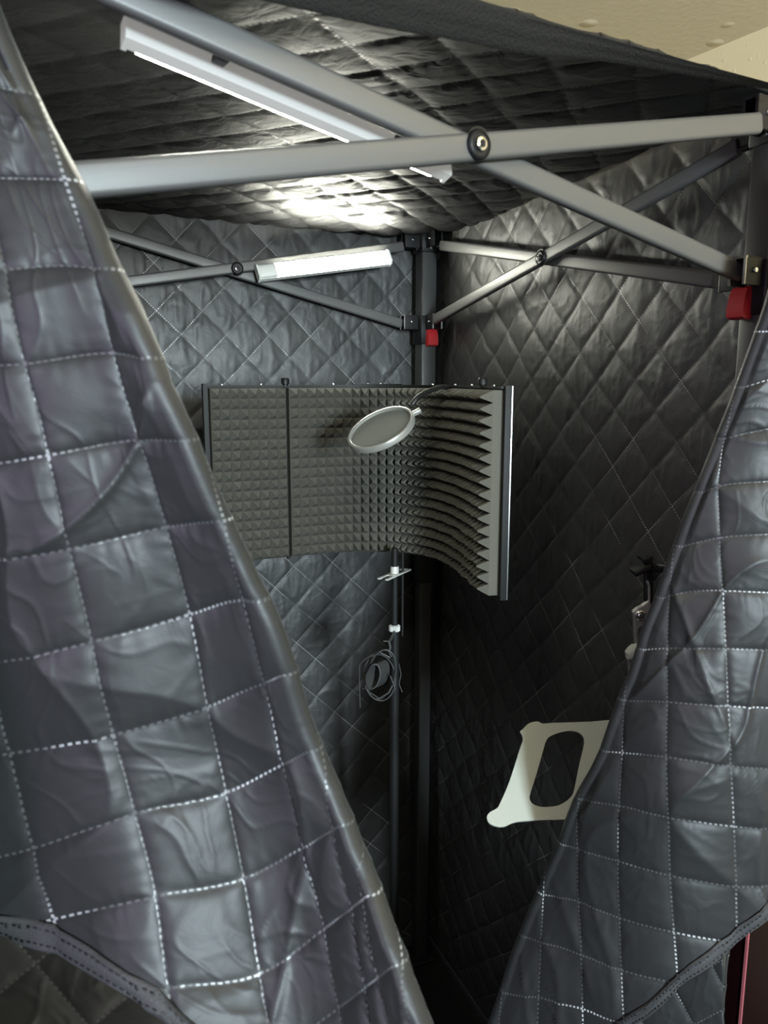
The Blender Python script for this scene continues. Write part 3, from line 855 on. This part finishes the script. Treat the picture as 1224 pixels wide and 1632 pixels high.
gg.append(gp[-1])
MB().tube(gg, [.0042 + (.0004 if i % 2 else 0) for i in range(len(gg))], 12).build('gooseneck', M_CABLE, pf)
MB().box(gp[-1] - Z * .006, tg * .022, ng * .020, Z * .014, r=.003).build('clamp', M_PLASTIC, pf)

# ------------------------------------------------------------------ microphone stand and shock mount under the shield
SD = 1.475
s_top = U(629, 884, SD); sx = s_top.x
stand = thing('microphone_stand', 'slim black microphone stand rising to the shield, with a bright slotted plate', 'stand', Vector((sx, SD, 0)))
zc = U(628, 1001, SD).z
MB().tube([Vector((sx, SD, zc)), Vector((sx, SD, ZS0 + .02))], .0065, 16).build('upper_pole', M_SHIELD, stand)
MB().tube([Vector((sx + .016, SD + .012, zc - .02)), Vector((sx + .016, SD + .012, ZS0 + .012))], .0025, 10).build('brace_rod', M_SHIELD, stand)
MB().tube([Vector((sx, SD, .05)), Vector((sx, SD, zc + .004))], .0095, 16).build('lower_pole', M_SHIELD, stand)
col = MB()
rings = []
for zz, r in ((-.007, .008), (-.005, .0115), (.005, .0115), (.007, .008)):
    rings.append([Vector((sx, SD, zc + zz)) + Vector((math.cos(k * .19635), math.sin(k * .19635), 0)) * (r * (1.0 if k % 2 else .88)) for k in range(32)])
col.loft(rings); col.build('knurled_collar', M_PLATE, stand, angle=20)['label'] = 'bright knurled collar'
# slotted plate seen from the side, with its thumb nut
zp = U(628, 915, SD).z
dpl = (U(650, 905, SD + .05) - U(607, 923, SD - .045)); dpl.z *= .25; dpl.normalize()
wpl = Z.cross(dpl).normalized()
cpl = Vector((sx, SD, zp))
pl = MB()
for s in (-1, 1):
    pl.box(cpl + wpl * .0085 * s, dpl * .094, wpl * .007, Z * .003, r=.001)
pl.box(cpl + dpl * .042, dpl * .012, wpl * .024, Z * .003, r=.001)
pl.box(cpl - dpl * .012, dpl * .010, wpl * .024, Z * .003, r=.001)
pl.build('slotted_plate', M_PLATE, stand)['label'] = 'bright slotted steel plate'
MB().lathe(cpl + Z * .002, Z, [(.0080, 0), (.0085, .002), (.0085, .011), (.0078, .014), (.001, .0145)], 20).build('thumb_nut', M_PLATE, stand)['label'] = 'bright thumb nut'
for k in range(3):
    a = 1.2 + k * 2.0944
    d = Vector((math.cos(a), math.sin(a), 0))
    MB().tube([Vector((sx, SD, .16)), Vector((sx, SD, .12)) + d * .08, Vector((sx, SD, .018)) + d * .20], .006, 10).build('leg', M_SHIELD, stand)
MB().lathe(Vector((sx, SD, .10)), Z, [(.012, 0), (.018, .01), (.018, .07), (.012, .08)], 16).build('leg_hub', M_SHIELD, stand)

SMD = 1.445
def Q(px, py, d=0.0): return U(px, py, SMD + d)
sm = thing('shock_mount', 'grey wire shock mount hanging below the microphone stand collar', 'shock mount', Q(603, 1075))
w = MB()
w.tube([Q(574, 1128), Q(573, 1100), Q(573, 1060), Q(580, 1052), Q(602, 1038), Q(622, 1050, .02), Q(636, 1058, .03), Q(639, 1075, .03), Q(636, 1090, .03), Q(641, 1103, .03)], .0011, 8)
w.tube([Q(622, 1077, -.01), Q(630, 1099, -.01)], .0013, 8)
w.tube([Q(602, 1038), Q(612, 1043), Q(622, 1048)], .0013, 8)
w.build('outer_frame', M_ROD, sm)
def ell(c, rx, ry, ang, n=40, d0=0.0, d1=0.0):
    out = []
    for k in range(n + 1):
        a = 6.28318 * k / n
        x = rx * math.cos(a); y = ry * math.sin(a); ca, sa = math.cos(ang), math.sin(ang)
        out.append(Q(c[0] + x * ca - y * sa, c[1] + x * sa + y * ca, d0 + d1 * math.sin(a)))
    return out
# cradle ring: a wide tapered band seen from its open end
rings = []
for k in range(41):
    a = 6.28318 * k / 40
    e = []
    for f_, cx_, cy_, dd in ((1.0, 594, 1079, -.016), (1.07, 595, 1078.5, -.016), (1.07, 609, 1072, .014), (1.0, 610, 1071.5, .014)):
        x = 10.5 * f_ * math.cos(a); y = 20 * f_ * math.sin(a)
        e.append(Q(cx_ + x * .96 - y * .22, cy_ + x * .22 + y * .96, dd))
    rings.append(e)
MB().loft(rings, cap=False).build('cradle_ring', M_ROD, sm)
c = MB()
c.tube(ell((608, 1075), 22, 40, .22, d1=.01), .0016, 8)
c.tube(ell((605, 1080), 25, 37, -.1, d1=-.01), .0012, 8)
c.tube([Q(582, 1093), Q(590, 1104, -.01), Q(604, 1113, -.01), Q(620, 1104, -.01), Q(629, 1085), Q(630, 1065)], .0013, 8)
c.tube([Q(578, 1098), Q(590, 1096, -.01), Q(602, 1094, -.01), Q(606, 1087)], .0011, 8)
c.build('elastic_cord', M_ROD, sm)
k_ = MB(); k_.tube([Q(611, 1022), Q(620, 1022), Q(622, 1020)], .0014, 8); k_.tube([Q(620, 1022), Q(622, 1032), Q(620, 1038), Q(624, 1046)], .0028, 10)
k_.tube([Q(622, 1020), Vector((sx, SD - .008, Q(622, 1012).z))], .003, 8)
k_.build('swivel_joint', M_ROD, sm)

# ------------------------------------------------------------------ white tray on its jointed arm
ZT = 1.055
def on_z(px, py, z):
    d = ray(px, py); s = (z - CAMZ) / d.z
    return Vector((d.x * s, d.y * s, z))
def smooth_closed(pts, n=6):
    out = []
    m = len(pts)
    for i in range(m):
        A, B, C, D = pts[i - 1], pts[i], pts[(i + 1) % m], pts[(i + 2) % m]
        for k in range(n):
            t = k / n
            out.append(tuple(.5 * ((2 * B[j]) + (C[j] - A[j]) * t + (2 * A[j] - 5 * B[j] + 4 * C[j] - D[j]) * t * t + (3 * B[j] - A[j] - 3 * C[j] + D[j]) * t ** 3) for j in (0, 1)))
    return out
TA, TB = U(776, 1306, 1.06), U(840, 1155, 1.17)
TNRM = Vector((1, 0, 0)).cross(TB - TA).normalized()
def on_tray(px, py):
    d = ray(px, py); o = Vector((0, 0, CAMZ)); s = (TA - o).dot(TNRM) / d.dot(TNRM)
    return o + d * s
outer = [(833, 1162), (829, 1166), (832, 1172), (833, 1180), (828, 1195), (812, 1245), (797, 1280), (792, 1288), (780, 1295), (776, 1303), (780, 1312), (792, 1317), (804, 1317), (818, 1311), (840, 1308), (900, 1306), (960, 1304), (980, 1302), (990, 1306), (1002, 1306), (1010, 1299), (1006, 1289), (998, 1282), (998, 1260), (1006, 1200), (1010, 1172), (1016, 1162), (1016, 1150), (1008, 1144), (996, 1146), (975, 1147), (940, 1150), (885, 1152), (865, 1153), (858, 1150), (848, 1151), (840, 1155)]
inner = [(926, 1170), (918, 1166), (905, 1165), (890, 1168), (876, 1174), (870, 1182), (866, 1195), (856, 1230), (846, 1262), (844, 1272), (848, 1280), (858, 1285), (870, 1286), (888, 1284), (902, 1277), (912, 1267), (916, 1255), (922, 1225), (930, 1190), (931, 1178)]
so = smooth_closed(outer, 5); si = smooth_closed(inner, 6)
import bmesh
def holed_plate(name, so, si, z, th, mat, parent):
    bm = bmesh.new()
    org = origin_of(parent)
    edges = []
    for loop in (so, si):
        vs = [bm.verts.new(on_tray(x, y) - org) for x, y in loop]
        for i in range(len(vs)): edges.append(bm.edges.new((vs[i], vs[(i + 1) % len(vs)])))
    bmesh.ops.triangle_fill(bm, edges=edges, use_beauty=True, use_dissolve=False)
    r = bmesh.ops.extrude_face_region(bm, geom=list(bm.faces))
    for v in r['geom']:
        if isinstance(v, bmesh.types.BMVert): v.co -= TNRM * th * (1 if TNRM.z > 0 else -1)
    bmesh.ops.recalc_face_normals(bm, faces=bm.faces)
    me = bpy.data.meshes.new(name); bm.to_mesh(me); bm.free()
    me.materials.append(mat)
    o = bpy.data.objects.new(name, me); link(o, parent)
    md = o.modifiers.new('soft edge', 'BEVEL'); md.width = .0012; md.segments = 2; md.limit_method = 'ANGLE'
    return o
tray_c = U(930, 1230, 1.09)
tray = thing('tray_holder', 'white metal tray with oblong slot on a silver jointed arm behind the far flap', 'tray', Vector((tray_c.x, tray_c.y, ZT)))
holed_plate('tray_plate', so, si, ZT, .004, M_WHITE, tray)['label'] = 'flat white plate with an oblong slot'
# arm: forked link, joint block, link tip
AD = 1.20
def R(px, py, d=0.0): return U(px, py, AD + d)
def plate2(name, pts, hole, D, th, mat, parent, lab=None):
    bm = bmesh.new(); org = origin_of(parent); edges = []
    for loop in ([pts] + ([hole] if hole else [])):
        vs = [bm.verts.new(U(x, y, D) - org) for x, y in loop]
        for i in range(len(vs)): edges.append(bm.edges.new((vs[i], vs[(i + 1) % len(vs)])))
    bmesh.ops.triangle_fill(bm, edges=edges, use_beauty=True, use_dissolve=False)
    r = bmesh.ops.extrude_face_region(bm, geom=list(bm.faces))
    for v in r['geom']:
        if isinstance(v, bmesh.types.BMVert): v.co.y += th
    bmesh.ops.recalc_face_normals(bm, faces=bm.faces)
    me = bpy.data.meshes.new(name); bm.to_mesh(me); bm.free(); me.materials.append(mat)
    o = bpy.data.objects.new(name, me); link(o, parent)
    md = o.modifiers.new('soft edge', 'BEVEL'); md.width = .001; md.segments = 2; md.limit_method = 'ANGLE'
    if lab: o['label'] = lab
    return o
link_o = [(1024, 966), (1030, 961), (1034, 958), (1034, 935), (1032, 928), (1034, 926), (1037, 934), (1037, 965), (1036, 985), (1034, 1000), (1030, 1030), (1028, 1040), (1014, 1040), (1012, 1010), (1011, 990), (1009, 976), (1011, 974), (1016, 970)]
link_h = [(1017, 1003), (1020, 999), (1026, 998), (1028, 1001), (1027, 1015), (1025, 1034), (1018, 1034), (1017, 1018)]
plate2('arm_link', link_o, link_h, AD, .010, M_SILVER, tray, 'silver forked arm link')
jc = R(1021.5, 981); jn = Vector((-.15, -1, .12)).normalized()
MB().lathe(jc, jn, [(.0085, -.004), (.0085, .004), (.0070, .005), (.0065, .003), (.0045, .003), (.0042, .0055), (.001, .006)], 24).build('joint_screw', M_CHROME, tray)
MB().tube([R(1024, 1013, .004), R(1023, 1024, .004)], .0020, 10).build('pin', M_CHROME, tray)
MB().tube([R(1021, 1030), R(1012, 1034), R(1004, 1043), R(1001, 1050)], [.006, .010, .010, .004], 14).build('joint_knuckle', M_WHITE, tray)
lower = [(1000, 1038), (1004, 1033), (1012, 1030), (1024, 1030), (1032, 1040), (1034, 1070), (1030, 1110), (1024, 1152), (1006, 1152), (1004, 1100), (1003, 1065), (1001, 1050)]
plate2('lower_link', lower, None, AD + .008, .010, M_SILVER, tray, 'silver lower arm link')
MB().lathe(R(1013, 1046, .004), jn, [(.0050, -.002), (.0050, .003), (.004, .005), (.0006, .0055)], 16).build('joint_screw', M_CHROME, tray)
# foot of the arm under the tray's far edge
foot = U(1006, 1152, 1.17)
MB().box(foot, Vector((.05, 0, 0)), Vector((0, .04, .02)), Z * .008, r=.002).build('mount_plate', M_SILVER, tray)
# dark clamp above, holding the arm to the frame post
cl = MB()
cl.bar(R(1008, 912, .01), R(1034, 900, .01), .010, .03, r=.003)
cl.bar(R(1020, 890, .012), R(1032, 888, .012), .006, .03, r=.002)
cl.bar(R(1033, 886, .015), R(1033, 962, .010), .010, .014, up=Vector((0, 1, 0)), r=.003)
cl.tube([R(1033, 905, .015), R(1070, 905, -.03), Vector((P2.x - .03, P2.y + .02, R(1033, 905, .0).z))], .007, 12)
cl.build('clamp', M_PLASTIC, tray)
z_c = R(1033, 905).z
MB().bar(Vector((P2.x, P2.y, z_c - .02)), Vector((P2.x, P2.y, z_c + .02)), .056, .056, up=a_, r=.004).build('post_collar', M_PLASTIC, tray)

# ------------------------------------------------------------------ red upright outside the booth
rc = U(1191, 1500, 1.13)
cab = MB()
ct = U(1196, 1440, 1.10); cb = U(1172, 1632, 1.16)
dirx = Vector((.80, .60, 0)); diry = Vector((-.60, .80, 0))
edge_xy = Vector((rc.x, rc.y, 0))
redc = thing('red_cabinet', 'dark red glossy upright with a bright edge, showing below the hem of the far flap', 'cabinet', edge_xy + dirx * .15 + diry * .05)
ctr = edge_xy + dirx * .15 + diry * .04
MB().bar(ctr + Z * .005, ctr + Z * 1.02, .08, .30, up=diry, r=.006, nseg=4).build('body', M_REDGLOSS, redc)
MB().box(edge_xy + Z * .52, dirx * .004, diry * .004, Z * 1.0, r=.002).build('edge_highlight', M_REDGLINT, redc)['label'] = 'pale red painted edge highlight'  # pale colour stands in for the highlight along the bevelled corner
MB().box(ctr + Z * 1.026, dirx * .31, diry * .09, Z * .012, r=.003).build('top', M_REDGLOSS, redc)

# ------------------------------------------------------------------ the room
def slab(name, c, X, Y, Zv, mat):
    o = MB().box(c, X, Y, Zv, r=.0005).build(name, mat, smooth=False)
    o['kind'] = 'structure'
    return o
CEILZ = 2.45
def on_ceil(px, py): return on_z(px, py, CEILZ)
w1 = on_ceil(1092, 96); w2 = on_ceil(1224, 42)
wd = (w2 - w1).normalized(); wn = Vector((-wd.y, wd.x, 0))
if wn.x < 0: wn = -wn
print('right wall', w1, w2, wd)
cw = Vector((w1.x, w1.y, 0)) - wd * 0
far = w1 - wd * .9; near = w1 + wd * 3.0
def wallbox(name, A, B, mat, outn, z0=0, z1=CEILZ):
    A = Vector((A.x, A.y, 0)); B = Vector((B.x, B.y, 0))
    c = (A + B) / 2 + outn * .05 + Z * ((z0 + z1) / 2)
    return slab(name, c, (B - A), outn * .1, Z * (z1 - z0), mat)
wallbox('wall_right', far, near, M_WALL, wn)
bn_ = -Vector((wn.x, wn.y, 0)); bl = far - wn * 3.6
wallbox('wall_back', far, bl, M_WALL, -wd)
cr = (far + near) / 2 - wn * 1.8
slab('ceiling', Vector((cr.x, cr.y, CEILZ + .03)), wd * 4.4, wn * 4.4, Z * .06, M_CEIL)
slab('floor', Vector((cr.x, cr.y, -.03)), wd * 4.4, wn * 4.4, Z * .06, M_FLOOR)

# ------------------------------------------------------------------ light
def area(name, loc, target, size, energy, col, sy=None):
    l = bpy.data.lights.new(name, 'AREA'); l.energy = energy; l.color = col
    l.shape = 'RECTANGLE'; l.size = size; l.size_y = sy or size
    o = bpy.data.objects.new(name, l); o.location = loc
    o.rotation_euler = (Vector(target) - Vector(loc)).to_track_quat('-Z', 'Y').to_euler()
    COL.objects.link(o); return o
area('window_daylight', (2.15, -4.4, 1.85), (-.1, 1.5, 1.1), .8, 560, (.78, .93, 1.0), 1.1)
area('ceiling_fill', (1.0, -.1, 2.02), (1.0, .05, 2.45), .3, 26, (1.0, .90, .66))  # unseen upward fill added to brighten the ceiling
area('side_fill', (-.75, -.55, 1.55), (.05, .7, 1.4), .5, 7.0, (.88, .68, 1.0), .8)  # unseen lavender fill added to tint the near flap and bars
wld = bpy.data.worlds.new('World'); scene.world = wld; wld.use_nodes = True
wld.node_tree.nodes['Background'].inputs['Color'].default_value = (.62, .58, .75, 1)
wld.node_tree.nodes['Background'].inputs['Strength'].default_value = .02

# ------------------------------------------------------------------ camera and output
cam = bpy.data.cameras.new('camera'); co = bpy.data.objects.new('camera', cam); COL.objects.link(co)
cam.sensor_fit = 'VERTICAL'; cam.sensor_height = 24.0; cam.lens = F / 1632.0 * 24.0
cam.clip_start = .02
co.location = (0, 0, CAMZ); co.rotation_euler = (math.radians(90) - PITCH, 0, 0)
scene.camera = co
cam.dof.use_dof = True; cam.dof.focus_distance = 1.6; cam.dof.aperture_fstop = 6.0
scene.view_settings.view_transform = 'Standard'
try: scene.view_settings.look = 'None'
except Exception: pass
scene.view_settings.exposure = 0.0
scene.view_settings.gamma = 1.0
scene.view_settings.use_curve_mapping = False
scene.cycles.use_denoising = True
scene.cycles.max_bounces = 8
scene.cycles.sample_clamp_indirect = 6
